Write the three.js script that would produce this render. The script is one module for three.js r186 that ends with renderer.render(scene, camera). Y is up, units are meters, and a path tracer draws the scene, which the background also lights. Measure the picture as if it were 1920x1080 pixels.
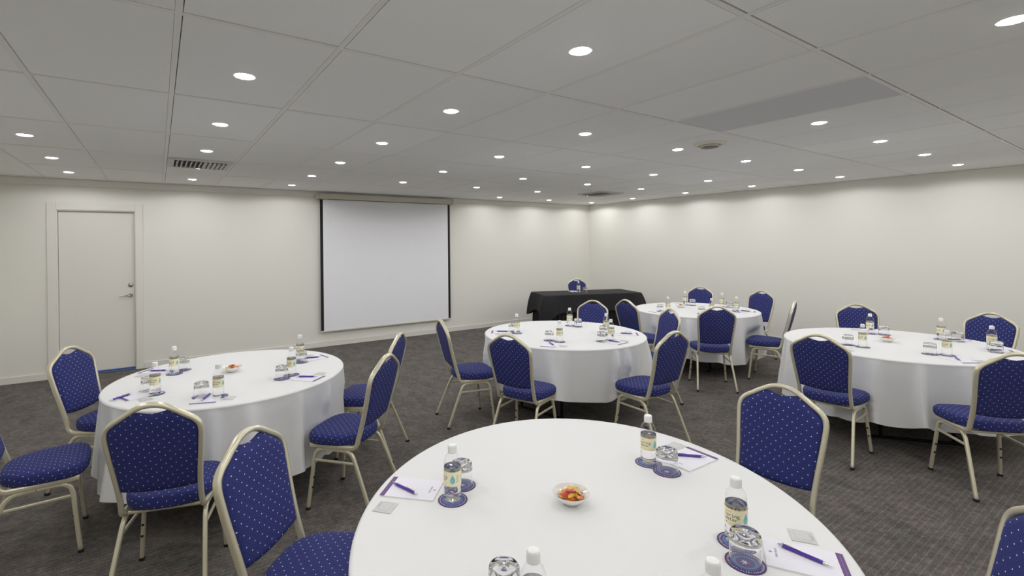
import * as THREE from 'three';
import { RoundedBoxGeometry } from 'three/addons/geometries/RoundedBoxGeometry.js';
import { mergeGeometries, mergeVertices } from 'three/addons/utils/BufferGeometryUtils.js';

// ------------------------------------------------------------------ camera, exposure, lights
const scene = new THREE.Scene();
scene.background = new THREE.Color(0x000000);
const W = 1920, HT = 1080, FPX = 904.17;
const camera = new THREE.PerspectiveCamera(2 * Math.atan(HT / 2 / FPX) * 180 / Math.PI, W / HT, 0.05, 60);
camera.position.set(-0.072, 1.6096, 0.968);
camera.rotation.set(-0.004, -0.589, -0.009, 'YXZ');
camera.setViewOffset(W, HT, 60, 77.82, W, HT);          // lens shift of the architectural photograph
camera.updateProjectionMatrix();
scene.add(camera);
const renderer = new THREE.WebGLRenderer({ antialias: true });
renderer.toneMapping = THREE.LinearToneMapping;
renderer.toneMappingExposure = 1.08;
renderer.shadowMap.enabled = true;
const LAMP = 0.99, LAMP_COLOR = 0xfcfcff;                   // intensity of one downlight
const CEIL = 2.4716, TH = 0.72;                          // ceiling height, table-cloth height

// ------------------------------------------------------------------ helpers
let seed = 20231;
const rnd = () => { seed = (seed * 1664525 + 1013904223) >>> 0; return seed / 4294967296; };
const rr = (a, b) => a + (b - a) * rnd();
const used = {};
function numbered(n) { used[n] = (used[n] ?? -1) + 1; return used[n] ? n + '_' + String(used[n]).padStart(3, '0') : n; }
function tag(o, label, category, group, kind) {
  if (label) o.userData.label = label;
  if (category) o.userData.category = category;
  if (group) o.userData.group = group;
  if (kind) o.userData.kind = kind;
  return o;
}
function thing(name, label, category, group, [x, y, z] = [0, 0, 0], turn = 0) {
  const g = new THREE.Group(); g.name = numbered(name); g.position.set(x, y, z); g.rotation.y = turn;
  scene.add(g); return tag(g, label, category, group);
}
function part(name, geo, mat, parent, label) {
  const m = new THREE.Mesh(geo, mat); m.name = name; m.castShadow = m.receiveShadow = true; parent.add(m);
  if (label) m.userData.label = label;
  return m;
}
function structure(name) { const g = new THREE.Group(); g.name = name; g.userData.kind = 'structure'; scene.add(g); return g; }
function copyOf(proto, name, label, category, group, [x, y, z], turn = 0) {
  const c = proto.clone(); c.name = numbered(name); c.position.set(x, y, z); c.rotation.y = turn;
  c.userData = {}; tag(c, label, category, group); scene.add(c); return c;
}
const box = (w, h, d, x = 0, y = 0, z = 0) => new THREE.BoxGeometry(w, h, d).translate(x, y, z);
const rbox = (w, h, d, r, x = 0, y = 0, z = 0, seg = 2) => new RoundedBoxGeometry(w, h, d, seg, r).translate(x, y, z);
const lathe = (pts, seg = 40) => new THREE.LatheGeometry(pts.map(([r, y]) => new THREE.Vector2(r, y)), seg);
const merge = (list) => mergeGeometries(list.map((g) => { const n = g.index ? g.toNonIndexed() : g; return n; }));
const smooth = (a, b, x) => { const t = Math.min(1, Math.max(0, (x - a) / (b - a))); return t * t * (3 - 2 * t); };
const lerp = (a, b, t) => a + (b - a) * t;
function catmull(pts, n) { return new THREE.CatmullRomCurve3(pts.map((p) => new THREE.Vector3(...p)), false, 'centripetal').getPoints(n); }
// sweep a rounded rectangle (w along the first normal, h along the second) along a path
function sweep(pts, w, h, n0, r = Math.min(w, h) * 0.35, cap = true) {
  const prof = [];
  for (const [sx, sy, a0] of [[1, 1, 0], [-1, 1, 90], [-1, -1, 180], [1, -1, 270]])
    for (let k = 0; k < 3; k++) {
      const a = (a0 + k * 45) * Math.PI / 180;
      prof.push([sx * (w / 2 - r) + r * Math.cos(a), sy * (h / 2 - r) + r * Math.sin(a)]);
    }
  const P = [], N = [], I = [], U = [], m = prof.length;
  let nrm = new THREE.Vector3(...n0), len = 0;
  for (let i = 0; i < pts.length; i++) {
    const t = new THREE.Vector3().subVectors(pts[Math.min(i + 1, pts.length - 1)], pts[Math.max(i - 1, 0)]).normalize();
    nrm.addScaledVector(t, -nrm.dot(t)).normalize();
    const b = new THREE.Vector3().crossVectors(t, nrm);
    if (i) len += pts[i].distanceTo(pts[i - 1]);
    prof.forEach(([a, c], k) => {
      P.push(pts[i].x + nrm.x * a + b.x * c, pts[i].y + nrm.y * a + b.y * c, pts[i].z + nrm.z * a + b.z * c);
      U.push(len, k / m * 2 * (w + h));
    });
  }
  for (let i = 0; i < pts.length - 1; i++) for (let k = 0; k < m; k++) {
    const a = i * m + k, b = i * m + (k + 1) % m;
    I.push(a, b, a + m, b, b + m, a + m);
  }
  if (cap) for (const e of [0, pts.length - 1]) for (let k = 1; k < m - 1; k++) I.push(e * m, e * m + (e ? k : k + 1), e * m + (e ? k + 1 : k));
  const g = new THREE.BufferGeometry();
  g.setAttribute('position', new THREE.Float32BufferAttribute(P, 3));
  g.setAttribute('uv', new THREE.Float32BufferAttribute(U, 2));
  g.setIndex(I); g.computeVertexNormals(); return g;
}
// grid surface from f(u, v) -> [x, y, z, s, t]
function grid(nu, nv, f, closeU = false) {
  const P = [], U = [], I = [];
  for (let j = 0; j <= nv; j++) for (let i = 0; i <= nu; i++) { const q = f(i / nu, j / nv, i, j); P.push(q[0], q[1], q[2]); U.push(q[3] ?? q[0], q[4] ?? q[2]); }
  for (let j = 0; j < nv; j++) for (let i = 0; i < nu; i++) { const a = j * (nu + 1) + i, b = a + nu + 1; I.push(a, b, a + 1, a + 1, b, b + 1); }
  const g = new THREE.BufferGeometry();
  g.setAttribute('position', new THREE.Float32BufferAttribute(P, 3)); g.setAttribute('uv', new THREE.Float32BufferAttribute(U, 2)); g.setIndex(I);
  g.computeVertexNormals();
  if (closeU) {                                         // one normal on both sides of the seam
    const n = g.attributes.normal;
    for (let j = 0; j <= nv; j++) { const a = j * (nu + 1), b = a + nu, v = new THREE.Vector3(n.getX(a) + n.getX(b), n.getY(a) + n.getY(b), n.getZ(a) + n.getZ(b)).normalize(); n.setXYZ(a, v.x, v.y, v.z); n.setXYZ(b, v.x, v.y, v.z); }
  }
  return g;
}

// ------------------------------------------------------------------ textures
function canvasTex(w, h, draw, color = true) {
  const c = document.createElement('canvas'); c.width = w; c.height = h;
  draw(c.getContext('2d'), w, h);
  const t = new THREE.CanvasTexture(c); t.wrapS = t.wrapT = THREE.RepeatWrapping; t.magFilter = THREE.LinearFilter; t.anisotropy = 8;
  if (color) t.colorSpace = THREE.SRGBColorSpace;
  return t;
}
function dataTex(n, f, color) {                          // f(x, y) -> [r, g, b] or one grey, 0..255
  const d = new Uint8Array(n * n * 4);
  for (let y = 0; y < n; y++) for (let x = 0; x < n; x++) { const v = f(x, y), o = (y * n + x) * 4; const a = Array.isArray(v) ? v : [v, v, v]; d[o] = a[0]; d[o + 1] = a[1]; d[o + 2] = a[2]; d[o + 3] = 255; }
  const t = new THREE.DataTexture(d, n, n, THREE.RGBAFormat); t.wrapS = t.wrapT = THREE.RepeatWrapping; t.magFilter = THREE.LinearFilter; t.minFilter = THREE.LinearFilter; t.needsUpdate = true;
  if (color) t.colorSpace = THREE.SRGBColorSpace;
  return t;
}
// tileable value noise
function noiseField(n, cells) {
  const g = new Float32Array(cells * cells).map(() => rnd());
  return (x, y) => {
    const fx = x / n * cells, fy = y / n * cells, x0 = Math.floor(fx), y0 = Math.floor(fy), tx = fx - x0, ty = fy - y0, sx = tx * tx * (3 - 2 * tx), sy = ty * ty * (3 - 2 * ty);
    const at = (i, j) => g[((j % cells) + cells) % cells * cells + ((i % cells) + cells) % cells];
    return lerp(lerp(at(x0, y0), at(x0 + 1, y0), sx), lerp(at(x0, y0 + 1), at(x0 + 1, y0 + 1), sx), sy);
  };
}
const scaled = (t, s) => { const c = t.clone(); c.repeat.set(s, s); c.needsUpdate = true; return c; };
// navy upholstery with a lattice of small pale dots, 8 cm a tile
const fabricTex = canvasTex(512, 512, (g, w) => {
  g.fillStyle = '#272f72'; g.fillRect(0, 0, w, w);
  for (let i = 0; i < 9000; i++) { g.fillStyle = rnd() < 0.5 ? 'rgba(56,66,132,0.28)' : 'rgba(12,14,42,0.28)'; g.fillRect(rnd() * w, rnd() * w, 3, 1.5); }
  g.strokeStyle = 'rgba(16,17,52,0.55)'; g.lineWidth = 5;
  for (let k = -4; k <= 8; k++) for (const s of [1, -1]) { g.beginPath(); g.moveTo(k * 128 - 512 * (s < 0 ? -1 : 0), 0); g.lineTo(k * 128 + 512 * (s > 0 ? 1 : 0), 512); g.stroke(); }
  const dot = (x, y) => { for (const dx of [0, -512, 512]) for (const dy of [0, -512, 512]) { g.beginPath(); g.arc(x + dx, y + dy, 13, 0, 7); g.fillStyle = '#f3eedd'; g.fill(); } };
  for (let j = 0; j < 4; j++) for (let i = 0; i < 2; i++) dot(i * 256 + (j % 2) * 128, j * 128);
});
const fabricBump = canvasTex(256, 256, (g, w) => {
  g.fillStyle = '#a0a0a0'; g.fillRect(0, 0, w, w);
  for (let i = 0; i < 5000; i++) { const v = 110 + rnd() * 90 | 0; g.fillStyle = `rgb(${v},${v},${v})`; g.fillRect(rnd() * w, rnd() * w, 2.5, 1.5); }
  g.strokeStyle = '#404040'; g.lineWidth = 4;
  for (let k = -4; k <= 8; k++) for (const s of [1, -1]) { g.beginPath(); g.moveTo(k * 64 - 256 * (s < 0 ? -1 : 0), 0); g.lineTo(k * 64 + 256 * (s > 0 ? 1 : 0), 256); g.stroke(); }
}, false);
const cf1 = noiseField(1024, 12), cf2 = noiseField(1024, 48), cf3 = noiseField(1024, 300);
// carpet, 1.2 m a tile: ribs along x every 3 cm, loop grain, mottled tone
const carpetTex = dataTex(1024, (x, y) => {
  const rib = Math.pow(0.5 + 0.5 * Math.cos(y / 1024 * 40 * 2 * Math.PI), 10), loop = rnd();
  const v = 0.86 + 0.16 * (cf1(x, y) - 0.5) + 0.22 * (cf2(x, y) - 0.5) + 0.30 * (cf3(x, y) - 0.5) + 0.45 * (loop - 0.5) + 0.17 * rib * (0.55 + 0.9 * loop);
  const h = cf2(y, x) - 0.5;
  return [109 * v + 9 * h, 103 * v, 97 * v - 2 * h].map((q) => Math.max(0, Math.min(255, q)));
}, true);
const carpetBump = dataTex(512, (x, y) => 90 + 110 * rnd() + 50 * Math.pow(0.5 + 0.5 * Math.cos(y / 512 * 40 * 2 * Math.PI), 8), false);
const wf1 = noiseField(512, 6), wf2 = noiseField(512, 90);
const plasterBump = dataTex(512, (x, y) => 110 + 50 * wf2(x, y) + 60 * wf1(x, y) + 20 * rnd(), false);
const clothBump = dataTex(512, (x, y) => 120 + 30 * ((x >> 1) & 1) + 30 * ((y >> 1) & 1) + 40 * rnd(), false);
const cl1 = noiseField(512, 5), cl2 = noiseField(512, 17);
const wrinkleBump = dataTex(512, (x, y) => { const a = cl1(x, y), b = cl2(x, y); return 60 + 120 * a + 55 * b + 12 * rnd(); }, false);
const screenTex = dataTex(256, () => { const v = 240 + 16 * (rnd() - 0.5); return [v, v, v + 2]; }, true);
const mono = (g, s) => { g.font = 'bold ' + s + 'px monospace'; };
const labelTex = canvasTex(1024, 256, (g, w, h) => {     // wraps the whole bottle
  g.fillStyle = '#f1ebc8'; g.fillRect(0, 0, w, h);
  g.fillStyle = '#ecd9a8'; g.fillRect(0, 0, w, 10); g.fillRect(0, h - 10, w, 10);
  for (const x0 of [0, 512]) {
    g.fillStyle = '#b79a5e'; mono(g, 40); g.fillText('pure', x0 + 50, 58);
    g.fillStyle = '#5d5443'; mono(g, 66); g.fillText('spring', x0 + 30, 120); g.fillText('water', x0 + 40, 178);
    g.fillStyle = '#3c4a5c'; g.beginPath(); g.moveTo(x0 + 66, 198); g.lineTo(x0 + 80, 224); g.lineTo(x0 + 52, 224); g.fill();
    g.fillStyle = '#a39266'; for (let k = 0; k < 9; k++) g.fillRect(x0 + 104 + k * 17, 214, 12, 6);
    const cx = x0 + 370, cy = 150;                       // the water drop
    g.fillStyle = '#74bdc6'; g.beginPath(); g.moveTo(cx, 42); g.bezierCurveTo(cx + 16, 92, cx + 50, 120, cx + 46, cy + 8); g.arc(cx, cy + 8, 46, 0, Math.PI); g.bezierCurveTo(cx - 50, 120, cx - 16, 92, cx, 42); g.fill();
    g.fillStyle = '#9ad3d6'; g.beginPath(); g.ellipse(cx - 14, cy + 8, 10, 26, 0.2, 0, 7); g.fill();
    g.fillStyle = '#8d8058'; for (let k = 0; k < 6; k++) g.fillRect(x0 + 440, 60 + k * 24, 56 - (k % 3) * 12, 7);
  }
});
function leaf(g, cx, cy, s, rot = 0) {                    // small five-lobed leaf
  g.save(); g.translate(cx, cy); g.rotate(rot); g.beginPath();
  for (const [a, l] of [[-90, 1], [-38, 0.92], [-142, 0.92], [12, 0.66], [168, 0.66]]) {
    const r = a * Math.PI / 180, x = Math.cos(r) * s * l, y = Math.sin(r) * s * l, px = -Math.sin(r) * s * 0.26, py = Math.cos(r) * s * 0.26;
    g.moveTo(0, s * 0.2); g.quadraticCurveTo(x * 0.6 + px, y * 0.6 + py, x, y); g.quadraticCurveTo(x * 0.6 - px, y * 0.6 - py, 0, s * 0.2);
  }
  g.rect(-s * 0.05, 0, s * 0.1, s * 0.75); g.fill(); g.restore();
}
const coasterTex = canvasTex(512, 512, (g, w) => {
  const c = w / 2, ring = (r, col) => { g.fillStyle = col; g.beginPath(); g.arc(c, c, r, 0, 7); g.fill(); };
  ring(256, '#4a3463'); ring(186, '#5a74ae'); ring(150, '#7385bd'); ring(120, '#5a4a86');
  g.fillStyle = '#cfc3dc';
  for (let i = 0; i < 44; i++) { g.save(); g.translate(c, c); g.rotate(i / 44 * 2 * Math.PI); g.fillRect(-7, -232, 14, 20 + (i * 7) % 9); g.restore(); }
  g.fillStyle = '#efe3e6'; leaf(g, c, c, 66);
});
const padTex = canvasTex(512, 724, (g, w, h) => {         // top of the sheet = inner edge
  g.fillStyle = '#eceaf0'; g.fillRect(0, 0, w, h);
  g.fillStyle = '#6b4a7e'; g.fillRect(0, h - 64, w, 64);
  g.fillStyle = 'rgba(205,190,215,0.45)'; g.textAlign = 'center'; for (let k = 0; k < 30; k++) g.fillRect(40 + k * 14.6, h - 36, 8, 8);
  g.fillStyle = '#5a4a7a'; leaf(g, w / 2, 60, 26); g.font = 'bold 30px sans-serif'; g.fillText('PARK REGIS', w / 2, 118);
});
const sachetTex = canvasTex(256, 256, (g, w) => {
  g.fillStyle = '#cbcbc9'; g.fillRect(0, 0, w, w);
  for (let i = 0; i < 2500; i++) { const v = 185 + rnd() * 40 | 0; g.fillStyle = `rgba(${v},${v},${v},0.5)`; g.fillRect(rnd() * w, rnd() * w, 2, 2); }
  g.strokeStyle = '#a6a6a4'; g.lineWidth = 3; g.strokeRect(40, 50, 176, 150);
  g.fillStyle = '#8f8f90'; for (let k = 0; k < 4; k++) g.fillRect(54, 214 + k * 7, 140 - k * 22, 3);
});
const foil = noiseField(256, 20), foilBump = dataTex(256, (x, y) => 255 * foil(x, y), false);

// ------------------------------------------------------------------ materials
const std = (color, roughness, more = {}) => new THREE.MeshStandardMaterial({ color, roughness, ...more });
const phys = (color, roughness, more = {}) => new THREE.MeshPhysicalMaterial({ color, roughness, ...more });
const M = {
  wall: std(0xe9e7de, 0.75, { bumpMap: scaled(plasterBump, 1), bumpScale: 0.0008 }),
  trim: std(0xe7e4dc, 0.45),
  door: std(0xe5e2d9, 0.5, { bumpMap: scaled(plasterBump, 1), bumpScale: 0.0004 }),
  doorGapLight: std(0x6c92da, 0.5),  // blue paint for the light seen under the door
  doorGap: std(0x16233f, 0.7),
  carpet: std(0xffffff, 0.95, { map: scaled(carpetTex, 1 / 1.2), bumpMap: scaled(carpetBump, 1 / 1.2), bumpScale: 0.004 }),
  tiles: [0xf5f5f3, 0xf3f3f1, 0xf6f6f4, 0xf4f4f1].map((c) => std(c, 0.85, { bumpMap: scaled(plasterBump, 2), bumpScale: 0.0005 })),
  tileGrey: std(0xdedee0, 0.85), tee: std(0xeeece9, 0.5), plenum: std(0x15140f, 0.95), ventBlade: std(0xcfcdc8, 0.5), ventDark: std(0x2b2a27, 0.8), beige: std(0xe6e0d0, 0.5),
  lampRing: std(0xf2f2ee, 0.45), lampGlow: new THREE.MeshStandardMaterial({ color: 0xffffff, roughness: 0.5, emissive: 0xffffff, emissiveIntensity: 22 }),
  screen: std(0xffffff, 0.8, { map: scaled(screenTex, 2) }), screenBlack: std(0x0c0b0c, 0.7), screenCase: std(0xcfc9b8, 0.45), steel: std(0xb9b7b2, 0.28, { metalness: 1 }),
  fabric: phys(0xffffff, 0.85, { map: scaled(fabricTex, 1 / 0.08), bumpMap: scaled(fabricBump, 1 / 0.08), bumpScale: 0.0012, sheen: 0.2, sheenRoughness: 0.5, sheenColor: new THREE.Color(0x4a5aa0) }),
  frame: phys(0xd6cfb4, 0.3, { metalness: 0.4, clearcoat: 0.5, clearcoatRoughness: 0.25 }), rubber: std(0x161514, 0.7),
  cloth: phys(0xe7e7e5, 0.82, { bumpMap: scaled(wrinkleBump, 1.4), bumpScale: 0.0035, sheen: 0.1, sheenRoughness: 0.6 }),
  blackCloth: std(0x1b191b, 0.8, { bumpMap: scaled(wrinkleBump, 2), bumpScale: 0.003 }), ply: std(0x8a6a45, 0.6), blackMetal: std(0x121212, 0.4, { metalness: 0.6 }),
  pet: phys(0xffffff, 0.04, { transmission: 1, thickness: 0, ior: 1.45 }),
  water: phys(0xffffff, 0.0, { transmission: 1, thickness: 0.05, ior: 1.33 }),
  glass: phys(0xffffff, 0.0, { transmission: 1, thickness: 0.01, ior: 1.5 }),
  cap: std(0xf1f1ef, 0.4), label: std(0xffffff, 0.5, { map: labelTex, side: THREE.DoubleSide }),
  coaster: std(0xffffff, 0.6, { map: coasterTex }), coasterEdge: std(0x4a3463, 0.7), padPrint: std(0xffffff, 0.7, { map: padTex }), paper: std(0xf0eff0, 0.8),
  pen: phys(0x4a1f9c, 0.3, { clearcoat: 0.6, clearcoatRoughness: 0.15 }), chrome: std(0xd8d8dc, 0.18, { metalness: 1 }), sachet: std(0xffffff, 0.5, { map: sachetTex, metalness: 0.05 }),
  china: phys(0xf3f1ec, 0.15, { clearcoat: 0.8 }),
};
const candyMats = [['orange', 0xe08434], ['gold', 0xe2b850], ['pink', 0xd8627c], ['magenta', 0xb8488a], ['red', 0xc0442e]].map(([n, c]) => [n, phys(c, 0.3, { metalness: 0.35, clearcoat: 0.5, bumpMap: scaled(foilBump, 2), bumpScale: 0.0012 })]);

// ------------------------------------------------------------------ the room
const wallA = -Math.atan(0.02);                           // screen wall: z = 0.02 x - 6.872
const onWall = (x, y, off = 0) => [x - 0.02 * off, y, 0.02 * x - 6.872 + off];
const wallL = structure('wall_left'); wallL.position.set(0, 0, -6.872); wallL.rotation.y = wallA;
const uvBox = (w, h, d, x, y, z) => {                     // box with uv in metres
  const g = box(w, h, d, x, y, z), p = g.attributes.position, n = g.attributes.normal, u = g.attributes.uv;
  for (let i = 0; i < p.count; i++) { if (Math.abs(n.getY(i)) > 0.5) u.setXY(i, p.getX(i), p.getZ(i)); else if (Math.abs(n.getX(i)) > 0.5) u.setXY(i, p.getZ(i), p.getY(i)); else u.setXY(i, p.getX(i), p.getY(i)); }
  return g;
};
const DX0 = -1.115, DX1 = -0.318, DH = 2.088;             // door opening
part('wall_panel', uvBox(DX0 + 2.1, CEIL, 0.15, (DX0 - 2.1) / 2, CEIL / 2, -0.075), M.wall, wallL);
part('wall_panel', uvBox(8.15 - DX1, CEIL, 0.15, (8.15 + DX1) / 2, CEIL / 2, -0.075), M.wall, wallL);
part('wall_panel', uvBox(DX1 - DX0, CEIL - DH, 0.15, (DX0 + DX1) / 2, (CEIL + DH) / 2, -0.075), M.wall, wallL);
const wallR = structure('wall_right'); wallR.position.set(8.246, 0, 0); wallR.rotation.y = Math.atan(0.036);
part('wall_panel', uvBox(0.15, CEIL, 9.4, 0.075, CEIL / 2, -2.4), M.wall, wallR);
const wallW = structure('wall_west'); part('wall_panel', uvBox(0.15, CEIL, 9.3, -2.025, CEIL / 2, -2.4), M.wall, wallW);
const wallS = structure('wall_back'); part('wall_panel', uvBox(10.5, CEIL, 0.15, 3.25, CEIL / 2, 2.275), M.wall, wallS);
const floor = structure('floor'); part('carpet', uvBox(10.6, 0.1, 9.5, 3.2, -0.05, -2.35), M.carpet, floor);
// skirting boards
function skirting(name, parent, geo) { const s = structure(name); s.position.copy(parent.position); s.rotation.copy(parent.rotation); geo.forEach((g) => part('board', g, M.trim, s)); }
skirting('baseboard_left', wallL, [rbox(DX0 - 0.093 + 1.95, 0.082, 0.014, 0.003, (DX0 - 0.093 - 1.95) / 2, 0.041, 0.007), rbox(8.02 - DX1 - 0.081, 0.082, 0.014, 0.003, (8.02 + DX1 + 0.081) / 2, 0.041, 0.007)]);
skirting('baseboard_right', wallR, [rbox(0.014, 0.082, 8.9, 0.003, -0.007, 0.041, -2.26)]);
const trim1 = structure('trim_1'); trim1.position.copy(wallL.position); trim1.rotation.copy(wallL.rotation);
part('cornice_board', rbox(9.96, 0.085, 0.016, 0.003, 3.03, CEIL - 0.0425, 0.008), M.trim, trim1);
// door
const door = structure('door_1'); door.position.copy(wallL.position); door.rotation.copy(wallL.rotation);
{
  const cw = 0.088, cm = M.trim, xm = (DX0 + DX1) / 2;
  part('jamb', rbox(cw, DH + cw, 0.018, 0.004, DX0 - cw / 2, (DH + cw) / 2, 0.009), cm, door);
  part('jamb', rbox(cw - 0.008, DH + cw, 0.018, 0.004, DX1 + (cw - 0.008) / 2, (DH + cw) / 2, 0.009), cm, door);
  part('head_casing', rbox(DX1 - DX0 - 0.001, cw, 0.018, 0.004, xm, DH + cw / 2, 0.009), cm, door);
  part('reveal', merge([box(0.012, DH, 0.1, DX0 + 0.006, DH / 2, -0.05), box(0.012, DH, 0.1, DX1 - 0.006, DH / 2, -0.05), box(DX1 - DX0 - 0.024, 0.012, 0.1, xm, DH - 0.006, -0.05)]), cm, door);
  const lf = part('door_leaf', rbox(DX1 - DX0 - 0.030, DH - 0.050, 0.038, 0.003, xm, 0.034 + (DH - 0.050) / 2, -0.052), M.door, door);
  part('painted_gap_light', merge([rbox(DX1 - DX0 - 0.028, 0.010, 0.03, 0.003, xm, 0.028, -0.046), rbox(DX1 - DX0 - 0.028, 0.009, 0.034, 0.003, xm, 0.009, -0.044)]), M.doorGapLight, door, 'blue painted as light in the gap under the door');  // solid blue bars stand in for light coming through the gap below the leaf
  part('gap_dark_line', box(DX1 - DX0 - 0.028, 0.011, 0.02, xm, 0.0185, -0.044), M.doorGap, door);
  const hx = -0.377, hy = 0.979;
  part('rose', new THREE.CylinderGeometry(0.026, 0.027, 0.01, 32).rotateX(Math.PI / 2).translate(hx, hy, -0.028), M.steel, lf);
  part('lever_handle', merge([sweep(catmull([[hx, hy, -0.025], [hx, hy, 0.012], [hx - 0.012, hy, 0.026], [hx - 0.05, hy + 0.003, 0.03], [hx - 0.115, hy - 0.004, 0.03]], 24), 0.017, 0.015, [0, 1, 0], 0.007)]), M.steel, lf, 'brushed steel lever handle');
  part('deadbolt', merge([lathe([[0, 0.016], [0.02, 0.014], [0.029, 0.006], [0.030, 0], [0, 0]], 32).rotateX(Math.PI / 2).translate(hx, 1.116, -0.033), box(0.006, 0.02, 0.006, hx, 1.116, -0.015)]), M.steel, lf, 'round steel deadbolt');
}

// ------------------------------------------------------------------ suspended ceiling
const ceiling = structure('ceiling');
part('slab', box(10.6, 0.1, 9.5, 3.2, CEIL + 0.16, -2.35), M.plenum, ceiling);
const GX = [], GZ = [];
GX.push(-2.0); for (let i = -3; i <= 13; i++) GX.push(0.6 * i);
GX.push(8.35);
for (let j = -1; j <= 6; j++) GZ.push(-1.128 * j);
GZ.unshift(2.24); GZ.push(-6.98);
const tileGeos = {};
for (let i = 0; i < GX.length - 1; i++) for (let j = 0; j < GZ.length - 1; j++) {
  const w = GX[i + 1] - GX[i] - 0.0285, d = GZ[j] - GZ[j + 1] - 0.0345;
  const key = w.toFixed(3) + '_' + d.toFixed(3);
  tileGeos[key] ??= uvBox(w, 0.014, d, 0, 0.007, 0);
  const grey = i === 9 && j === 2;
  const t = part('ceiling_tile', tileGeos[key], grey ? M.tileGrey : M.tiles[(i * 7 + j * 3 + (i * j) % 4) % 4], ceiling);
  t.position.set((GX[i] + GX[i + 1]) / 2 + 0.0012, CEIL + 0.0005 + 0.002 * rnd(), (GZ[j] + GZ[j + 1]) / 2 + 0.0025 + 0.0022 * rnd());
  t.rotation.x = 0.0016 * (rnd() - 0.5); t.rotation.z = 0.003 * (rnd() - 0.5);
}
for (let i = 1; i < GX.length - 1; i++) part('main_tee', box(0.024, 0.03, 9.2, GX[i], CEIL + 0.0155, -2.37), M.tee, ceiling);
for (let j = 1; j < GZ.length - 1; j++) part('cross_tee', box(10.33, 0.029, 0.024, 3.17, CEIL + 0.0157, GZ[j]), M.tee, ceiling);

// downlights
const LX = [-0.905, 0.303, 1.513, 2.735, 3.942, 5.145, 6.352, 7.545], LZ = [-6.18, -5.12, -4.005, -2.878, -1.728, -0.579, 0.559, 1.7];
const missing = new Set(['3_0', '4_0', '3_5']);
const ordinal = ['first', 'second', 'third', 'fourth', 'fifth', 'sixth', 'seventh', 'eighth', 'ninth'];
const lampRing = lathe([[0.047, 0.006], [0.047, -0.001], [0.0485, -0.004], [0.054, -0.0045], [0.0585, -0.002], [0.0595, 0.002], [0.0595, 0.006]], 40);
const lampDisc = lathe([[0, -0.010], [0.02, -0.0095], [0.038, -0.007], [0.045, -0.003], [0.047, 0.001], [0.047, 0.004], [0, 0.004]], 40);   // frosted dome
LX.forEach((x, i) => {
  let n = 0;
  LZ.forEach((z, j) => {
    if (missing.has(i + '_' + j)) return;
    const l = thing('downlight', `lit round ceiling downlight, ${ordinal[n++]} from the screen wall, ${ordinal[i]} row counted from the left`, 'downlight', 'recessed ceiling downlights', [x, CEIL + 0.0045, z]);
    part('trim_ring', lampRing, M.lampRing, l); part('diffuser', lampDisc, M.lampGlow, l);
    const a = new THREE.SpotLight(LAMP_COLOR, LAMP, 0, 85.5 * Math.PI / 180, 0.15, 2);
    a.position.set(0, -0.014, 0); a.target.position.set(0, -2, 0); a.target.name = 'lamp_aim'; a.castShadow = true; a.shadow.radius = 1.5; a.name = 'lamp_light'; l.add(a, a.target);
  });
});
// louvred air grilles
function grille(x, z, label) {
  const g = thing('air_grille', label, 'air vent', null, [x, CEIL, z]);
  const w = 0.555, d = 0.53;
  part('backing', box(w - 0.02, 0.004, d - 0.02, 0, -0.001, 0), M.ventDark, g);
  part('grille_frame', merge([rbox(w, 0.016, 0.03, 0.003, 0, -0.007, d / 2 - 0.015), rbox(w, 0.016, 0.03, 0.003, 0, -0.007, -d / 2 + 0.015), rbox(0.05, 0.016, d - 0.06, 0.003, w / 2 - 0.025, -0.007, 0), rbox(0.05, 0.016, d - 0.06, 0.003, -w / 2 + 0.025, -0.007, 0)]), M.ventBlade, g);
  const blade = (s) => sweep(catmull([[0.010 * s, -0.003, 0], [0.004 * s, -0.012, 0], [-0.012 * s, -0.024, 0]], 6), d - 0.08, 0.002, [0, 0, 1], 0.0006);
  const bl = blade(1), br = blade(-1);
  for (let k = 0; k < 11; k++) { const b = part('louvre', k < 5.5 ? bl : br, M.ventBlade, g); b.position.x = (k - 5) * 0.04; }
}
grille(0.30, -4.80, 'louvred white ceiling air grille above the door-side table');
grille(6.30, -4.80, 'louvred ceiling air grille above the black-draped table');
{
  const s = thing('round_ceiling_vent', 'round beige ceiling vent with a dropped grille', 'ceiling vent', null, [3.93, CEIL, -1.41]);
  part('rim', lathe([[0.085, 0.002], [0.085, -0.012], [0.10, -0.022], [0.125, -0.016], [0.137, -0.004], [0.138, 0.002]], 48), M.beige, s);
  part('grille', lathe([[0, -0.034], [0.06, -0.034], [0.072, -0.03], [0.075, -0.02], [0.06, -0.012], [0, -0.012]], 40), M.beige, s);
  for (let k = 0; k < 5; k++) part('slot_ring', lathe([[0.018 + k * 0.011, -0.0355], [0.022 + k * 0.011, -0.0365], [0.0255 + k * 0.011, -0.0355], [0.022 + k * 0.011, -0.0335]], 32), k % 2 ? M.beige : M.ventDark, s);
  const p = thing('ceiling_cover_plate', 'flat round white cover plate on the ceiling tiles', 'cover plate', null, [2.734, CEIL + 0.0035, -3.19]);
  part('plate', lathe([[0, -0.006], [0.064, -0.006], [0.07, -0.004], [0.072, 0.0]], 40), M.tiles[0], p);
}

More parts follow.
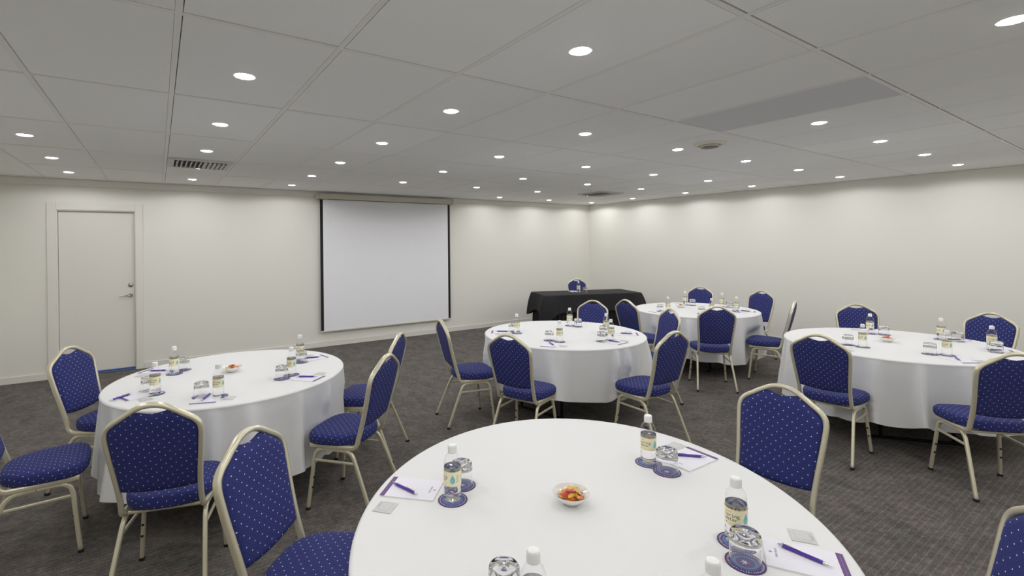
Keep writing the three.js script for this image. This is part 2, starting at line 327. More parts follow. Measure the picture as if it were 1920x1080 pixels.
// ------------------------------------------------------------------ projection screen
{
  const s = thing('projection_screen', 'pull-down white projection screen with narrow black side borders on the wall', 'projector screen', null, onWall(3.235, 0, 0), wallA);
  const x0 = -1.17, x1 = 1.17, top = 2.345, bot = 0.262, zz = 0.058;
  const hs = part('housing', merge([rbox(2.40, 0.088, 0.085, 0.012, 0, 2.398, 0.059, 3)]), M.screenCase, s);
  for (const e of [-1, 1]) { part('end_cap', rbox(0.03, 0.094, 0.092, 0.008, e * 1.213, 2.397, 0.06), M.screenCase, s); part('screw', new THREE.CylinderGeometry(0.006, 0.006, 0.004, 12).rotateX(Math.PI / 2).translate(e * 1.205, 2.415, 0.107), M.rubber, hs); }
  const b = 0.045;
  part('screen_surface', uvBox(x1 - x0 - 2 * b, top - bot, 0.003, 0, (top + bot) / 2, zz), M.screen, s);
  for (const e of [-1, 1]) part('border', box(b, top - bot, 0.003, e * (x1 - b / 2), (top + bot) / 2, zz), M.screenBlack, s);
  const bar = part('bottom_bar', rbox(2.36, 0.024, 0.022, 0.006, 0, 0.25, zz), M.screenCase, s);
  part('pull_loop', new THREE.TorusGeometry(0.014, 0.003, 8, 24).translate(0.13, 0.222, zz), M.steel, bar);
}

// ------------------------------------------------------------------ banquet chair (origin on the floor, seat towards +z)
const chairProto = (() => {
  const o = new THREE.Group();
  const backZ = (y) => { const t = (y - 0.44) / 0.49; return -0.076 - 0.155 * t + 0.035 * t * t; };    // lean of the back
  const halfW = (y) => 0.163 + 0.024 * smooth(0.47, 0.82, y);
  // frame: side rail under the seat, bend, back upright, shoulder, crown, and back down
  const half = [[0.172, 0.389, 0.245], [0.170, 0.389, 0.12], [0.167, 0.389, 0.0], [0.166, 0.392, -0.045], [0.165, 0.408, -0.066]];
  for (const y of [0.45, 0.52, 0.60, 0.68, 0.74, 0.785]) half.push([halfW(y), y, backZ(y)]);
  half.push([0.181, 0.817, backZ(0.817)], [0.162, 0.842, backZ(0.842)], [0.128, 0.865, backZ(0.865)], [0.090, 0.890, backZ(0.89)], [0.052, 0.911, backZ(0.911)], [0.020, 0.9195, backZ(0.92)]);
  const full = [...half, ...half.slice().reverse().map(([x, y, z]) => [-x, y, z])];
  part('back_frame', sweep(catmull(full, 132), 0.021, 0.029, [1, 0, 0], 0.008), M.frame, o);
  // backrest cushion inside the frame, with the grip opening at the crown
  const topY = (x) => {
    const a = Math.abs(x);
    let y = a < 0.052 ? lerp(0.9195, 0.911, (a / 0.052) ** 2) : a < 0.128 ? lerp(0.911, 0.865, (a - 0.052) / 0.076) : lerp(0.865, 0.83, (a - 0.128) / 0.045);
    y -= 0.0105;
    const k = Math.min(1, a / 0.068);
    return y - 0.030 * (1 - k * k) * (1 - k * k * 0.3);
  };
  const nu = 30, nv = 26;
  const face = (side) => grid(nu, nv, (u, v) => {
    const s = side > 0 ? u * 2 - 1 : 1 - u * 2, c = Math.sign(s) * (1 - Math.pow(1 - Math.abs(s), 1.35));
    const xt = c * 0.172, yb = 0.500 + 0.014 * c * c, yt = topY(xt), y = lerp(yb, yt, v);
    const x = c * (halfW(y) - 0.0095) * (1 - 0.055 * smooth(0.80, 0.835, y) * c * c);
    const e = Math.pow(1 - Math.pow(Math.abs(c), 10), 0.5) * Math.pow(1 - Math.pow(Math.abs(v * 2 - 1), 14), 0.5);
    const th = side > 0 ? 0.004 + 0.020 * e : -0.004 - 0.011 * e;
    return [x, y, backZ(y) + th, x, y];
  });
  const rim = (() => {                                    // closes the edge between the two faces
    const f = face(1).attributes.position, ring = [];
    for (let i = 0; i <= nu; i++) ring.push(i);
    for (let j = 1; j <= nv; j++) ring.push(j * (nu + 1) + nu);
    for (let i = nu - 1; i >= 0; i--) ring.push(nv * (nu + 1) + i);
    for (let j = nv - 1; j >= 0; j--) ring.push(j * (nu + 1));
    return grid(ring.length - 1, 1, (u, v, i, j) => { const k = ring[i], x = f.getX(k), y = f.getY(k); return [x, y, backZ(y) + (j ? 0.0042 : -0.0042), x, y]; });
  })();
  part('backrest', merge([face(1), face(-1), rim]), M.fabric, o);
  // seat cushion
  const outline = (a) => {
    const c = Math.cos(a), s = Math.sin(a), n = s > 0 ? 4.2 : 3.0;
    const k = Math.pow(Math.pow(Math.abs(c), n) + Math.pow(Math.abs(s), n), -1 / n);
    const z = s * k, w = lerp(0.166, 0.212, (z + 1) / 2) + 0.006 * (1 - z * z);
    return [c * k * w, 0.095 + z * (z < 0 ? 0.175 : 0.182) + (z > 0 ? 0.010 * (1 - Math.abs(c * k) ** 2) : 0)];
  };
  const lay = [[0.0, 0.401, 0], [0.90, 0.401, 0], [0.965, 0.404, 0], [0.99, 0.414, 0], [1.0, 0.432, 0], [0.995, 0.447, 0], [0.975, 0.457, 0], [0.94, 0.4635, 0], [0.85, 0.4685, 0], [0.65, 0.4725, 0], [0.35, 0.4745, 0], [0.0, 0.475, 0]];
  let acc = 0; for (let i = lay.length - 2; i >= 0; i--) { acc += Math.hypot((lay[i + 1][0] - lay[i][0]) * 0.2, lay[i + 1][1] - lay[i][1]); lay[i][2] = acc; }
  const seatG = grid(72, lay.length - 1, (u, v, i, j) => {
    const [x, z] = outline(u * 2 * Math.PI), [k, y, d] = lay[j], f = d / 0.2;
    return [x * k, y, 0.085 + (z - 0.085) * k, x * f, (z - 0.085) * f];
  }, true);
  part('seat', seatG, M.fabric, o);
  // legs: each side is an arched tube; it is split in the middle into a front and a rear leg
  const side = (s) => {
    const xf = (y) => s * lerp(0.198, 0.166, y / 0.375);
    const P = (z, y) => [xf(y), y, z];
    const front = catmull([P(0.249, 0.012), P(0.238, 0.12), P(0.226, 0.24), P(0.218, 0.315), P(0.203, 0.352), P(0.168, 0.369), P(0.12, 0.371), P(0.075, 0.371)], 40);
    const rear = catmull([P(0.075, 0.371), P(0.03, 0.371), P(-0.012, 0.366), P(-0.042, 0.342), P(-0.062, 0.30), P(-0.10, 0.21), P(-0.145, 0.10), P(-0.1815, 0.012)], 40);
    const lf = part('leg', sweep(front, 0.02, 0.022, [1, 0, 0], 0.006), M.frame, o), lr = part('leg', sweep(rear, 0.02, 0.022, [1, 0, 0], 0.006), M.frame, o);
    part('foot_cap', rbox(0.022, 0.016, 0.025, 0.003, s * 0.1975, 0.008, 0.2495), M.rubber, lf);
    part('foot_cap', rbox(0.022, 0.016, 0.027, 0.003, s * 0.1975, 0.008, -0.1825), M.rubber, lr);
    for (const y of [0.135, 0.195]) part('bumper', new THREE.CylinderGeometry(0.0055, 0.0065, 0.009, 12).rotateX(Math.PI / 2).translate(xf(y), y, 0.2215 + (0.195 - y) * 0.09), M.rubber, lf);
    part('stretcher', sweep([[0.0, -0.062], [1, 0.218]].map(([, z]) => new THREE.Vector3(xf(0.3), 0.3, z)), 0.013, 0.016, [1, 0, 0], 0.004), M.frame, o);
  };
  side(1); side(-1);
  for (const z of [0.17, -0.02]) part('cross_bar', sweep([new THREE.Vector3(-0.165, 0.382, z), new THREE.Vector3(0.165, 0.382, z)], 0.016, 0.02, [0, 1, 0], 0.005), M.frame, o);
  return o;
})();
const G2 = 'chairs at the door-side table', G3 = 'chairs at the middle table', G4 = 'chairs at the far table', G5 = 'chairs at the right-hand table', G1 = 'chairs at the foreground table';
const CH = [
  [-0.428, -3.291, 58.5, 'blue dotted banquet chair in front of the door, facing right', G2],
  [-0.685, -2.522, 92.7, 'blue dotted chair cut by the left picture edge, only its seat showing', G2],
  [-0.043, -1.772, 162.3, 'navy chair seen from behind at the near edge of the door-side table', G2],
  [0.338, -0.881, 45.5, 'blue dotted chair at the left of the foreground table, large handle slot', G1],
  [0.989, -2.008, -139.3, 'blue chair seen sideways at the right of the door-side table, seat facing left', G2],
  [1.347, -2.63, -132.4, 'blue chair half hidden behind the sideways chair at the door-side table', G2],
  [2.247, -2.835, 76.2, 'blue chair left of the middle table, below the projection screen corner', G3],
  [2.309, -2.03, 110.6, 'navy chair seen from behind at the near left of the middle table', G3],
  [3.242, -1.481, 177.2, 'navy chair at the near right of the middle table, seat facing left', G3],
  [4.16, -2.16, -113.9, 'blue chair right of the middle table, partly behind the near right chair', G3],
  [4.102, -3.038, -69.8, 'blue chair behind the middle table, in front of the black drape', G3],
  [4.825, -2.887, 82.3, 'blue chair left of the far table, against the black draped corner', G4],
  [5.04, -2.05, 134.1, 'navy chair seen from behind in front of the far round table', G4],
  [6.806, -2.5, -99, 'blue chair behind the right end of the far table, facing the camera', G4],
  [6.76, -3.323, -77.1, 'blue chair behind the far table, next to the bare right wall', G4],
  [5.946, -1.811, -162.5, 'chair seen edge-on between the far table and the right-hand table', G4],
  [4.152, -0.609, 93.2, 'navy chair seen from behind at the near left of the right-hand table', G5],
  [4.371, 0.22, 131.7, 'navy chair cut by the right picture edge, its legs in view', G5],
  [6.086, -1.012, -54.5, 'blue chair behind the right-hand table, left of the two', G5],
  [6.23, -0.173, -104.5, 'blue chair behind the right-hand table, right of the two', G5],
  [2.203, -0.136, -88.1, 'large blue chair facing the camera at the right of the foreground table', G1],
  [6.641, -5.654, -26.5, 'blue chair behind the black-draped presentation table', null],
  [1.70, 0.62, -146, 'chair whose frame just shows at the lower right picture corner', G1],
];
for (const [x, z, a, label, group] of CH) copyOf(chairProto, 'banquet_chair', label, 'chair', group, [x, 0, z], a * Math.PI / 180);

// ------------------------------------------------------------------ round tables with cloths
const tables = [
  { c: [1.102, -0.173], r: 0.801, e: 1.08, ea: -0.866, where: 'foreground table', seed: 3, drop: 0.52 },
  { c: [0.369, -2.819], r: 0.751, e: 1.025, ea: -0.85, where: 'door-side table', seed: 11, drop: 0.515 },
  { c: [3.29, -2.582], r: 0.784, e: 1.02, ea: -1.75, where: 'middle table', seed: 5, drop: 0.455 },
  { c: [5.881, -2.795], r: 0.771, e: 1, ea: 0, where: 'far table', seed: 21, drop: 0.54 },
  { c: [5.246, -0.526], r: 0.798, e: 1.015, ea: 0.9, where: 'right-hand table', seed: 8, drop: 0.51 },
];
function clothGeo(t) {
  const nu = 288, nTop = 14, nEdge = 5, nDrop = 26, [cx, cz] = t.c;
  let s = t.seed * 7919 + 13; const rn = () => { s = (s * 1664525 + 1013904223) >>> 0; return s / 4294967296; };
  const rim = (a) => { const A = t.r * t.e, B = t.r / t.e, c = Math.cos(a - t.ea), q = Math.sin(a - t.ea); return A * B / Math.hypot(B * c, A * q); };
  const folds = []; const nF = 17; for (let k = 0; k < nF; k++) folds.push({ a: (k + 0.8 * (rn() - 0.5)) / nF * 2 * Math.PI, w: 0.036 + 0.045 * rn(), h: 0.35 + 0.8 * rn(), s: 0.10 * (rn() - 0.5) });
  const ph = [rn() * 7, rn() * 7, rn() * 7];
  const fold = (a, v) => {
    let h = 0;
    for (const f of folds) { let d = a - f.a - f.s * v; d = Math.atan2(Math.sin(d), Math.cos(d)); const w = f.w * (0.8 + 0.55 * v); h += f.h * Math.exp(-d * d / (w * w)); }
    return h * 0.115 * Math.pow(v, 0.8) + 0.008 * v * Math.sin(a * 5 + ph[0]) + 0.004 * v * Math.sin(a * 23 + ph[1]);
  };
  const near = CH.filter(([x, z]) => Math.hypot(x - cx, z - cz) < 1.35);
  const drape = [];
  for (let j = 0; j <= nDrop; j++) {
    const v = j / nDrop, row = [];
    for (let i = 0; i <= nu; i++) {
      const a = i / nu * 2 * Math.PI;
      const hem = t.drop * (1 + 0.045 * Math.sin(2 * a + ph[2]) + 0.02 * Math.sin(5 * a + ph[0])) - 0.42 * fold(a, v) * v;
      const y = TH - 0.014 - hem * Math.pow(v, 0.97);
      const r0 = rim(a) - 0.002 - 0.022 * v + fold(a, v); let push = 0;
      for (const [x, z, deg] of near) {                  // cloth pushed in by the seat of a chair drawn up to it
        const th = deg * Math.PI / 180, sn = Math.sin(th), cs = Math.cos(th);
        const deep = smooth(0.60, 0.475, y);
        if (deep <= 0) continue;
        const inside = (rad) => { const px = cx + Math.cos(a) * rad - x, pz = cz + Math.sin(a) * rad - z, lx = px * cs - pz * sn, lz = px * sn + pz * cs; return lz > 0 ? Math.pow(lx / 0.222, 4) + Math.pow((lz - 0.05) / 0.245, 4) < 1 : Math.abs(lx) < 0.222 && lz > -0.2; };
        let q = r0; for (let k = 0; k < 60 && inside(q); k++) q -= 0.01;
        push = Math.max(push, (r0 - q) * deep);
      }
      row.push([r0, y, push]);
    }
    for (let pass = 0; pass < 4; pass++) { const src = row.map((q) => q[2]); for (let i = 0; i <= nu; i++) row[i][2] = Math.max(src[i], (src[(i - 1 + nu) % nu] + src[i] + src[(i + 1) % nu]) / 3); }
    for (const q of row) q[0] -= q[2];
    drape.push(row);
  }
  const rows = nTop + nEdge + nDrop;
  return grid(nu, rows, (u, v, i, j) => {
    const a = u * 2 * Math.PI, R = rim(a); let r, y;
    if (j < nTop) { r = (R - 0.014) * j / nTop; y = TH; }
    else if (j < nTop + nEdge) { const b = (j - nTop) / nEdge * Math.PI / 2; r = R - 0.014 + 0.015 * Math.sin(b); y = TH - 0.014 + 0.014 * Math.cos(b); }
    else { [r, y] = drape[j - nTop - nEdge][i]; }
    const d = r + Math.max(0, TH - y);
    return [cx + Math.cos(a) * r, y, cz + Math.sin(a) * r, Math.cos(a) * d, Math.sin(a) * d];
  }, true);
}
const flip = (g) => { const i = g.index.array; for (let k = 0; k < i.length; k += 3) { const t = i[k]; i[k] = i[k + 1]; i[k + 1] = t; } g.computeVertexNormals(); return g; };
const clothLook = ['white cloth filling the foreground, draped over the nearest round table', 'white cloth draped over the round table on the left, near the door', 'white cloth draped over the middle round table, in front of the black drape', 'white cloth draped over the farthest round table by the right wall', 'white cloth draped over the right-hand round table'];
tables.forEach((t, k) => {
  const [cx, cz] = t.c;
  const g = thing('round_table', `round folding table with black legs under the white cloth of the ${t.where}`, 'table', 'round folding tables', [cx, 0, cz], -t.ea);
  part('tabletop', new THREE.CylinderGeometry(t.r - 0.012, t.r - 0.012, 0.028, 72).scale(t.e, 1, 1 / t.e).translate(0, 0.702, 0), M.ply, g);
  for (const sz of [-1, 1]) {
    for (const sx of [-1, 1]) part('leg', sweep([new THREE.Vector3(sx * 0.24, 0.69, sz * 0.34), new THREE.Vector3(sx * 0.24, 0.02, sz * 0.36)], 0.026, 0.026, [1, 0, 0], 0.011), M.blackMetal, g);
    part('foot_bar', sweep([new THREE.Vector3(-0.3, 0.016, sz * 0.36), new THREE.Vector3(0.3, 0.016, sz * 0.36)], 0.024, 0.03, [0, 1, 0], 0.01), M.blackMetal, g);
    part('brace', sweep([new THREE.Vector3(0, 0.4, sz * 0.35), new THREE.Vector3(0, 0.685, sz * 0.05)], 0.012, 0.02, [1, 0, 0], 0.004), M.steel, g);
    part('leg_crossbar', sweep([new THREE.Vector3(-0.24, 0.4, sz * 0.35), new THREE.Vector3(0.24, 0.4, sz * 0.35)], 0.02, 0.02, [0, 1, 0], 0.008), M.blackMetal, g);
  }
  const m = part(numbered('tablecloth'), flip(clothGeo(t)), M.cloth, scene); tag(m, clothLook[k], 'tablecloth', 'white round tablecloths');
});

// ------------------------------------------------------------------ black-draped presentation table
const PT = { x: 6.31, z: -5.19, a: -21 * Math.PI / 180, w: 1.78, d: 0.74, y: 0.742 };
const onPT = (x, z) => [PT.x + Math.cos(PT.a) * x + Math.sin(PT.a) * z, PT.y, PT.z - Math.sin(PT.a) * x + Math.cos(PT.a) * z];
{
  const t = thing('presentation_table', 'long folding table under the black drape in the far corner', 'table', null, [PT.x, 0, PT.z], PT.a);
  part('tabletop', rbox(PT.w - 0.02, 0.03, PT.d - 0.02, 0.006, 0, 0.722, 0), M.ply, t);
  for (const sx of [-1, 1]) for (const sz of [-1, 1]) part('leg', sweep([new THREE.Vector3(sx * 0.74, 0.71, sz * 0.27), new THREE.Vector3(sx * 0.74, 0, sz * 0.28)], 0.028, 0.028, [1, 0, 0], 0.012), M.blackMetal, t);
  // outline of the top as a rounded rectangle, by arc length
  const per = (rad, ex) => {
    const hw = PT.w / 2 + ex, hd = PT.d / 2 + ex, pts = [];
    for (const [sx, sz, a0] of [[1, 1, 0], [-1, 1, 90], [-1, -1, 180], [1, -1, 270]]) for (let k = 0; k <= 8; k++) { const a = (a0 + k * 11.25) * Math.PI / 180; pts.push(new THREE.Vector3(sx * (hw - rad) + rad * Math.cos(a), 0, sz * (hd - rad) + rad * Math.sin(a))); }
    const c = new THREE.CurvePath(); for (let i = 0; i < pts.length; i++) c.add(new THREE.LineCurve3(pts[i], pts[(i + 1) % pts.length]));
    return c;
  };
  const curve = per(0.02, 0.004), N = 320, outl = [];
  for (let i = 0; i <= N; i++) outl.push(curve.getPointAt((i % N) / N));
  const cornerness = (p) => Math.exp(-(Math.pow((Math.abs(p.x) - PT.w / 2) / 0.13, 2) + Math.pow((Math.abs(p.z) - PT.d / 2) / 0.13, 2)));
  const cl = grid(N, 34, (u, v, i, j) => {
    const p = outl[i]; let x, y, z;
    if (j < 8) { const k = j / 8; x = p.x * k * 0.992; z = p.z * k * 0.99; y = PT.y; }
    else {
      const w = (j - 8) / 26, cn = cornerness(p), back = smooth(-0.30, -0.37, p.z) * (1 - cn);
      const L = lerp(0.31 + 0.02 * Math.sin(u * 40), 0.16, back) + 0.09 * cn;
      const out = 0.004 + 0.03 * w + 0.15 * cn * Math.pow(w, 0.8) * (1 - 0.5 * w) + 0.010 * w * Math.sin(u * 2 * Math.PI * 13 + 1) + 0.016 * w * Math.sin(u * 2 * Math.PI * 31) * cn;
      const nx = Math.abs(p.x) > PT.w / 2 - 0.02 ? Math.sign(p.x) : 0, nz = Math.abs(p.z) > PT.d / 2 - 0.02 ? Math.sign(p.z) : 0, l = Math.hypot(nx, nz) || 1;
      x = p.x + nx / l * out; z = p.z + nz / l * out; y = PT.y - 0.004 - L * w;
    }
    return [x, y, z, x + Math.max(0, PT.y - y), z + Math.max(0, PT.y - y)];
  }, true);
  const m = part('black_tablecloth', flip(cl), M.blackCloth, scene); m.position.set(PT.x, 0, PT.z); m.rotation.y = PT.a; tag(m, 'black overlay cloth with hanging corners on the presentation table', 'tablecloth');
  // pleated skirt on the front and both sides
  const path = new THREE.CurvePath(), q = [[-0.87, -0.35], [-0.87, 0.35], [0.87, 0.35], [0.87, -0.35]].map(([x, z]) => new THREE.Vector3(x, 0, z));
  for (let i = 0; i < 3; i++) path.add(new THREE.LineCurve3(q[i], q[i + 1]));
  const NS = 620, len = path.getLength(), sk = grid(NS, 4, (u, v) => {
    const p = path.getPointAt(u), t2 = path.getTangentAt(Math.min(0.9999, Math.max(0.0001, u))), k = 0.004 + 0.011 * (1 - v) + 0.012;
    const o = k * Math.sin(u * len / 0.075 * 2 * Math.PI + 0.7 * Math.sin(u * 31)) * (0.35 + 0.65 * (1 - v));
    return [p.x - t2.z * o, lerp(0.012, 0.70, v), p.z + t2.x * o, u * len, v * 0.7];
  });
  const s = part('table_skirt', sk, new THREE.MeshStandardMaterial({ color: 0x19171a, roughness: 0.85, side: THREE.DoubleSide }), scene); s.position.set(PT.x, 0, PT.z); s.rotation.y = PT.a; tag(s, 'pleated black skirt hanging below the black overlay cloth', 'table skirt');
}

// ------------------------------------------------------------------ place settings
const bottleProto = (() => {
  const o = new THREE.Group();
  part('bottle_body', lathe([[0, 0.004], [0.018, 0.0015], [0.0265, 0.0005], [0.0295, 0.004], [0.0305, 0.010], [0.0302, 0.030], [0.0292, 0.034], [0.0303, 0.038], [0.0303, 0.048], [0.0293, 0.0515], [0.0305, 0.055], [0.0305, 0.112], [0.0302, 0.126], [0.0288, 0.139], [0.0252, 0.150], [0.019, 0.158], [0.0142, 0.1625], [0.0132, 0.1665], [0.0132, 0.176]], 48), M.pet, o);
  part('water', lathe([[0, 0.0055], [0.018, 0.003], [0.026, 0.002], [0.029, 0.005], [0.0298, 0.011], [0.0296, 0.030], [0.0286, 0.034], [0.0297, 0.038], [0.0297, 0.048], [0.0287, 0.0515], [0.0299, 0.055], [0.0299, 0.112], [0.0298, 0.1175], [0.029, 0.1185], [0, 0.1185]], 48), M.water, o);
  part('label', new THREE.CylinderGeometry(0.0309, 0.0309, 0.050, 56, 1, true).translate(0, 0.083, 0), M.label, o);
  const cap = lathe([[0.0138, 0.1645], [0.0158, 0.1648], [0.0158, 0.1675], [0.0152, 0.168], [0.0154, 0.186], [0.0142, 0.1905], [0.0118, 0.192], [0, 0.192]], 40);
  const ribs = []; for (let k = 0; k < 36; k++) ribs.push(box(0.0007, 0.016, 0.0012).translate(0.0154, 0.1775, 0).rotateY(k / 36 * 2 * Math.PI));
  part('cap', merge([cap, ...ribs]), M.cap, o);
  return o;
})();
const glassProto = (() => {                                // tumbler standing upside down
  const o = new THREE.Group();
  part('tumbler', lathe([[0.0385, 0.0005], [0.0395, 0], [0.0405, 0.0006], [0.0408, 0.004], [0.0402, 0.05], [0.0395, 0.074], [0.0382, 0.081], [0.034, 0.0855], [0.026, 0.0865], [0.015, 0.085], [0, 0.084]].concat([[0, 0.067], [0.02, 0.066], [0.033, 0.063], [0.0372, 0.056], [0.0382, 0.045], [0.0389, 0.004], [0.0385, 0.0005]]), 56), M.glass, o);
  return o;
})();
const coasterProto = (() => {
  const o = new THREE.Group();
  part('board', new THREE.CylinderGeometry(0.0515, 0.0515, 0.0017, 56).translate(0, 0.00085, 0), M.coasterEdge, o);
  part('print', new THREE.CircleGeometry(0.0514, 56).rotateX(-Math.PI / 2).translate(0, 0.0019, 0), M.coaster, o);
  return o;
})();
const padProto = (() => {                                  // strip edge towards +z
  const o = new THREE.Group();
  part('sheets', box(0.140, 0.0034, 0.198, 0, 0.0017, 0), M.paper, o);
  part('top_sheet', new THREE.PlaneGeometry(0.1398, 0.1978).rotateX(-Math.PI / 2).translate(0, 0.0036, 0), M.padPrint, o);
  return o;
})();
const penProto = (() => {                                  // along +x, tip at +x
  const o = new THREE.Group(), rot = (g) => g.rotateZ(-Math.PI / 2).translate(0, 0.0052, 0);
  part('barrel', rot(lathe([[0, -0.055], [0.0046, -0.055], [0.0051, -0.05], [0.0052, 0.03], [0.0048, 0.044], [0, 0.044]], 24)), M.pen, o);
  part('tip', rot(lathe([[0.0047, 0.044], [0.0042, 0.050], [0.0016, 0.064], [0.0006, 0.069], [0, 0.069]], 20)), M.chrome, o);
  part('button', rot(lathe([[0, -0.068], [0.0026, -0.068], [0.0028, -0.06], [0.0044, -0.0595], [0.0046, -0.055], [0, -0.055]], 20)), M.chrome, o);
  part('clip', merge([rbox(0.046, 0.0014, 0.004, 0.0006, -0.034, 0.0122, 0), box(0.004, 0.004, 0.004, -0.055, 0.0108, 0)]), M.chrome, o);
  return o;
})();
const sachetProto = (() => {
  const o = new THREE.Group();
  const g = new THREE.BoxGeometry(0.066, 0.004, 0.066, 12, 1, 12), p = g.attributes.position, u = g.attributes.uv;
  for (let i = 0; i < p.count; i++) { const x = p.getX(i) / 0.033, z = p.getZ(i) / 0.033, e = (1 - x * x) * (1 - z * z); p.setY(i, p.getY(i) > 0 ? 0.0012 + 0.0034 * Math.sqrt(Math.max(0, e)) : 0.0002); u.setXY(i, (x + 1) / 2, 1 - (z + 1) / 2); }
  g.computeVertexNormals();
  part('packet', g, M.sachet, o); return o;
})();
// one setting: table, where in the ring, direction, and the measured spots of bottle and glass
const settings = [
  [0, 'left setting', [0.775, -0.485], [0.854, -0.554], { pad: [0.692, -0.633], padA: [-0.702, -0.712], pen: [[0.682, -0.576], [0.644, -0.705]], sa: [0.562, -0.573] }],
  [0, 'back right setting', [1.571, -0.278], [1.565, -0.188], { pad: [1.733, -0.205], padA: [1, 0.02], pen: [[1.705, -0.255], [1.79, -0.167]], sa: [1.806, -0.312] }],
  [0, 'right setting', [1.345, 0.2], [1.275, 0.263], { pad: [1.420, 0.352], padA: [0.51, 0.86], pen: [[1.423, 0.28], [1.438, 0.413]], sa: [1.535, 0.297] }],
  [0, 'front left setting', [0.633, 0.12], [0.642, -0.005], {}],
  [0, 'front right setting', [0.934, 0.371], [0.83, 0.33], {}],
  [1, 'front left setting', [-0.094, -2.563], [-0.128, -2.66], { pen: [[-0.218, -2.615], [-0.315, -2.53]] }],
  [1, 'back left setting', [0.016, -3.044], [0.072, -3.133], {}],
  [1, 'front setting', [0.22, -2.286], [0.136, -2.337], {}],
  [1, 'right setting', [0.688, -2.529], [0.613, -2.469], {}],
  [1, 'back right setting', [0.849, -2.966], [0.835, -2.87], {}],
  [2, 'left setting', [2.902, -2.833], [2.925, -2.935], {}],
  [2, 'front setting', [2.953, -2.272], [2.92, -2.375], {}],
  [2, 'back setting', [3.637, -2.845], [3.665, -2.75], {}],
  [2, 'back right setting', [3.634, -2.328], [3.53, -2.27], {}],
  [2, 'front right setting', [3.376, -2.044], [3.275, -2.064], {}],
  [3, 'left setting', [5.391, -2.86], [5.373, -2.962], {}],
  [3, 'back left setting', [6.187, -3.138], [6.22, -3.043], {}],
  [3, 'front setting', [5.665, -2.43], [5.574, -2.51], {}],
  [3, 'back setting', [6.388, -2.708], [6.392, -2.606], {}],
  [3, 'right setting', [6.076, -2.338], [6.18, -2.40], {}],
  [4, 'front left setting', [4.84, -0.615], [4.842, -0.72], {}],
  [4, 'back left setting', [5.604, -0.802], [5.647, -0.71], {}],
  [4, 'back setting', [5.762, -0.332], [5.775, -0.23], {}],
  [4, 'front setting', [5, -0.129], [4.944, -0.215], {}],
  [4, 'front right setting', [5.545, 0.021], [5.445, 0.062], {}],
];
for (const [ti, place, b, g, q] of settings) {
  const t = tables[ti], [cx, cz] = t.c, on = `on the ${t.where}, ${place}`;
  const er0 = q.padA ?? [(b[0] + g[0]) / 2 - cx, (b[1] + g[1]) / 2 - cz], l = Math.hypot(...er0), er = [er0[0] / l, er0[1] / l], rt = [er[1], -er[0]];   // outward, and to the sitter's right
  const at = (r, s) => [cx + er[0] * r + rt[0] * s, cz + er[1] * r + rt[1] * s];
  copyOf(coasterProto, 'coaster', `round purple coaster under the water bottle ${on}`, 'coaster', 'drink coasters', [b[0], TH, b[1]], Math.atan2(er[0], er[1]));
  copyOf(coasterProto, 'coaster', `round purple and blue coaster under the glass ${on}`, 'coaster', 'drink coasters', [g[0], TH, g[1]], Math.atan2(er[0], er[1]));
  copyOf(bottleProto, 'water_bottle', `clear water bottle with cream label and white cap ${on}`, 'bottle', 'water bottles', [b[0], TH + 0.002, b[1]], Math.atan2(-0.07 - b[0], 0.97 - b[1]) - (ti === 0 && place === 'left setting' ? 2.27 : 1.42 + rr(-0.25, 0.25)));
  copyOf(glassProto, 'tumbler_glass', `clear tumbler turned upside down on a coaster ${on}`, 'glass', 'upturned glasses', [g[0], TH + 0.002, g[1]]);
  const pc = q.pad ?? at(t.r - 0.165, 0.0), pa = Math.atan2(er[0], er[1]);
  copyOf(padProto, 'notepad', `white notepad with a purple edge strip ${on}`, 'notepad', 'meeting notepads', [pc[0], TH + 0.0006, pc[1]], pa);
  const pen = q.pen ?? [at(t.r - 0.225, rr(-0.03, 0.03)), at(t.r - 0.115, rr(-0.05, 0.05))], pm = [(pen[0][0] + pen[1][0]) / 2, (pen[0][1] + pen[1][1]) / 2];
  copyOf(penProto, 'ballpoint_pen', `purple ballpoint pen on the notepad ${on}`, 'pen', 'purple pens', [pm[0], TH + 0.0046, pm[1]], Math.atan2(-(pen[1][1] - pen[0][1]), pen[1][0] - pen[0][0]));
  const sc = q.sa ?? at(t.r - 0.145, 0.118);
  copyOf(sachetProto, 'mint_sachet', `small square grey sachet beside the notepad ${on}`, 'sachet', 'grey sachets', [sc[0], TH + 0.0006, sc[1]], pa + rr(-0.15, 0.15));
}
{                                                          // on the presentation table
  const b = onPT(-0.13, 0.0), g = onPT(-0.03, 0.06), n = onPT(-0.16, -0.16), p = onPT(-0.14, -0.15), on = 'on the black-draped table';
  copyOf(bottleProto, 'water_bottle', `clear water bottle with cream label ${on}`, 'bottle', 'water bottles', [b[0], PT.y + 0.002, b[2]], 0.4);
  copyOf(glassProto, 'tumbler_glass', `clear upturned tumbler ${on}`, 'glass', 'upturned glasses', [g[0], PT.y + 0.002, g[2]]);
  for (const [o, w] of [[b, 'bottle'], [g, 'glass']]) copyOf(coasterProto, 'coaster', `round purple coaster under the ${w} ${on}`, 'coaster', 'drink coasters', [o[0], PT.y, o[2]]);
  copyOf(padProto, 'notepad', `white notepad ${on}`, 'notepad', 'meeting notepads', [n[0], PT.y + 0.0006, n[2]], PT.a + Math.PI);
  copyOf(penProto, 'ballpoint_pen', `purple ballpoint pen on the notepad ${on}`, 'pen', 'purple pens', [p[0], PT.y + 0.0046, p[2]], 0.6);
}

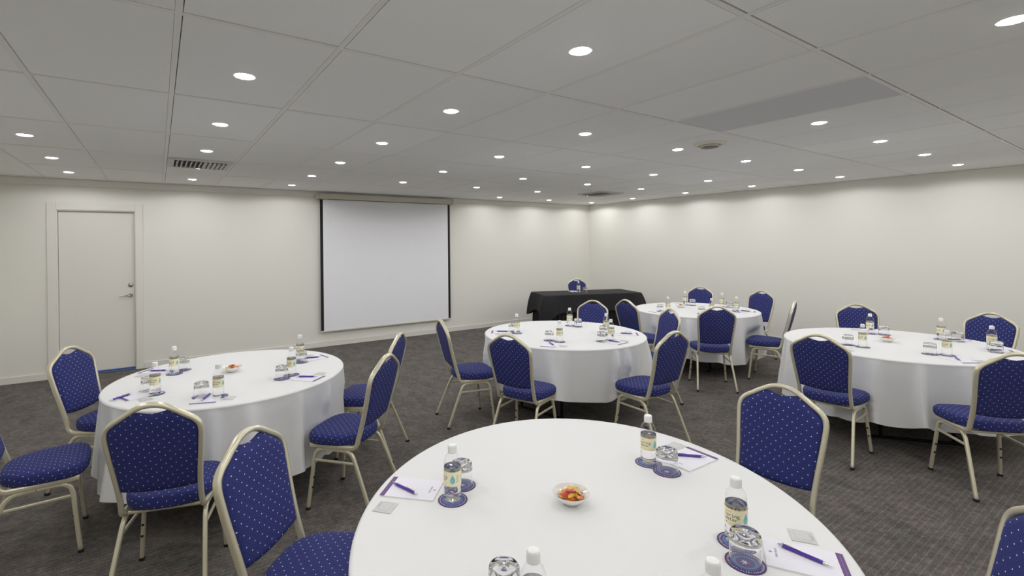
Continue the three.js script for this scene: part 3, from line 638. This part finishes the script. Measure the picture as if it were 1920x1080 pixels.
// ------------------------------------------------------------------ sweets
const bowlGeo = lathe([[0, 0.004], [0.020, 0.004], [0.022, 0.0], [0.026, 0.0], [0.030, 0.006], [0.046, 0.016], [0.060, 0.031], [0.0642, 0.0385], [0.0636, 0.0392], [0.0625, 0.0386], [0.058, 0.032], [0.044, 0.019], [0.028, 0.010], [0, 0.0085]], 56);
const candyGeo = (() => {                                  // pillow wrapper with crimped flat ends
  return grid(14, 12, (u, v) => {
    const a = u * 2 * Math.PI, s = v * 2 - 1, e = Math.abs(s), body = e < 0.62 ? Math.sqrt(1 - Math.pow(e / 0.66, 2.6)) : 0.32 * (1 - smooth(0.62, 0.7, e)) + 0.05;
    const w = e < 0.62 ? 0.0085 : 0.0085 + 0.001 * smooth(0.62, 1, e);
    return [s * 0.0185, Math.sin(a) * 0.0062 * body + (e > 0.62 ? 0.0006 * Math.sin(v * 90) : 0), Math.cos(a) * w * (e < 0.62 ? 0.75 + 0.25 * body : 1), u * 0.4, v * 0.5];
  }, true);
})();
[[0, 1.099, -0.236, 24], [1, 0.358, -2.869, 18], [3, 5.877, -3.0, 14], [4, 5.269, -0.576, 16]].forEach(([ti, x, z, n]) => {
  const where = tables[ti].where;
  const b = thing('sweet_bowl', `small white china bowl of sweets on the ${where}`, 'bowl', 'sweet bowls', [x, TH + 0.0005, z]);
  part('dish', bowlGeo, M.china, b);
  for (let k = 0; k < n; k++) {
    const layer = k < n * 0.55 ? 0 : k < n * 0.85 ? 1 : 2, rad = layer === 0 ? rr(0.014, 0.038) : layer === 1 ? rr(0.004, 0.026) : rr(0, 0.012), a = k * 2.4 + rr(-0.3, 0.3);
    const [cn, cm] = candyMats[[0, 1, 0, 1, 2, 1, 0, 1, 4][(k + ti * 2) % 9]];
    const c = part(numbered('wrapped_sweet'), candyGeo, cm, scene);
    c.position.set(x + Math.cos(a) * rad, TH + 0.021 + rad * rad * 7 + layer * 0.012, z + Math.sin(a) * rad);
    c.rotation.set(rr(-0.5, 0.5), rr(0, 6.3), rr(-0.4, 0.4), 'YXZ');
    tag(c, `${cn} foil-wrapped sweet heaped in the white bowl on the ${where}`, 'sweet', `${cn} sweets in the bowl on the ${where}`);
  }
});

scene.traverse((o) => { if (o.isMesh) o.castShadow = o.receiveShadow = true; });
renderer.render(scene, camera);
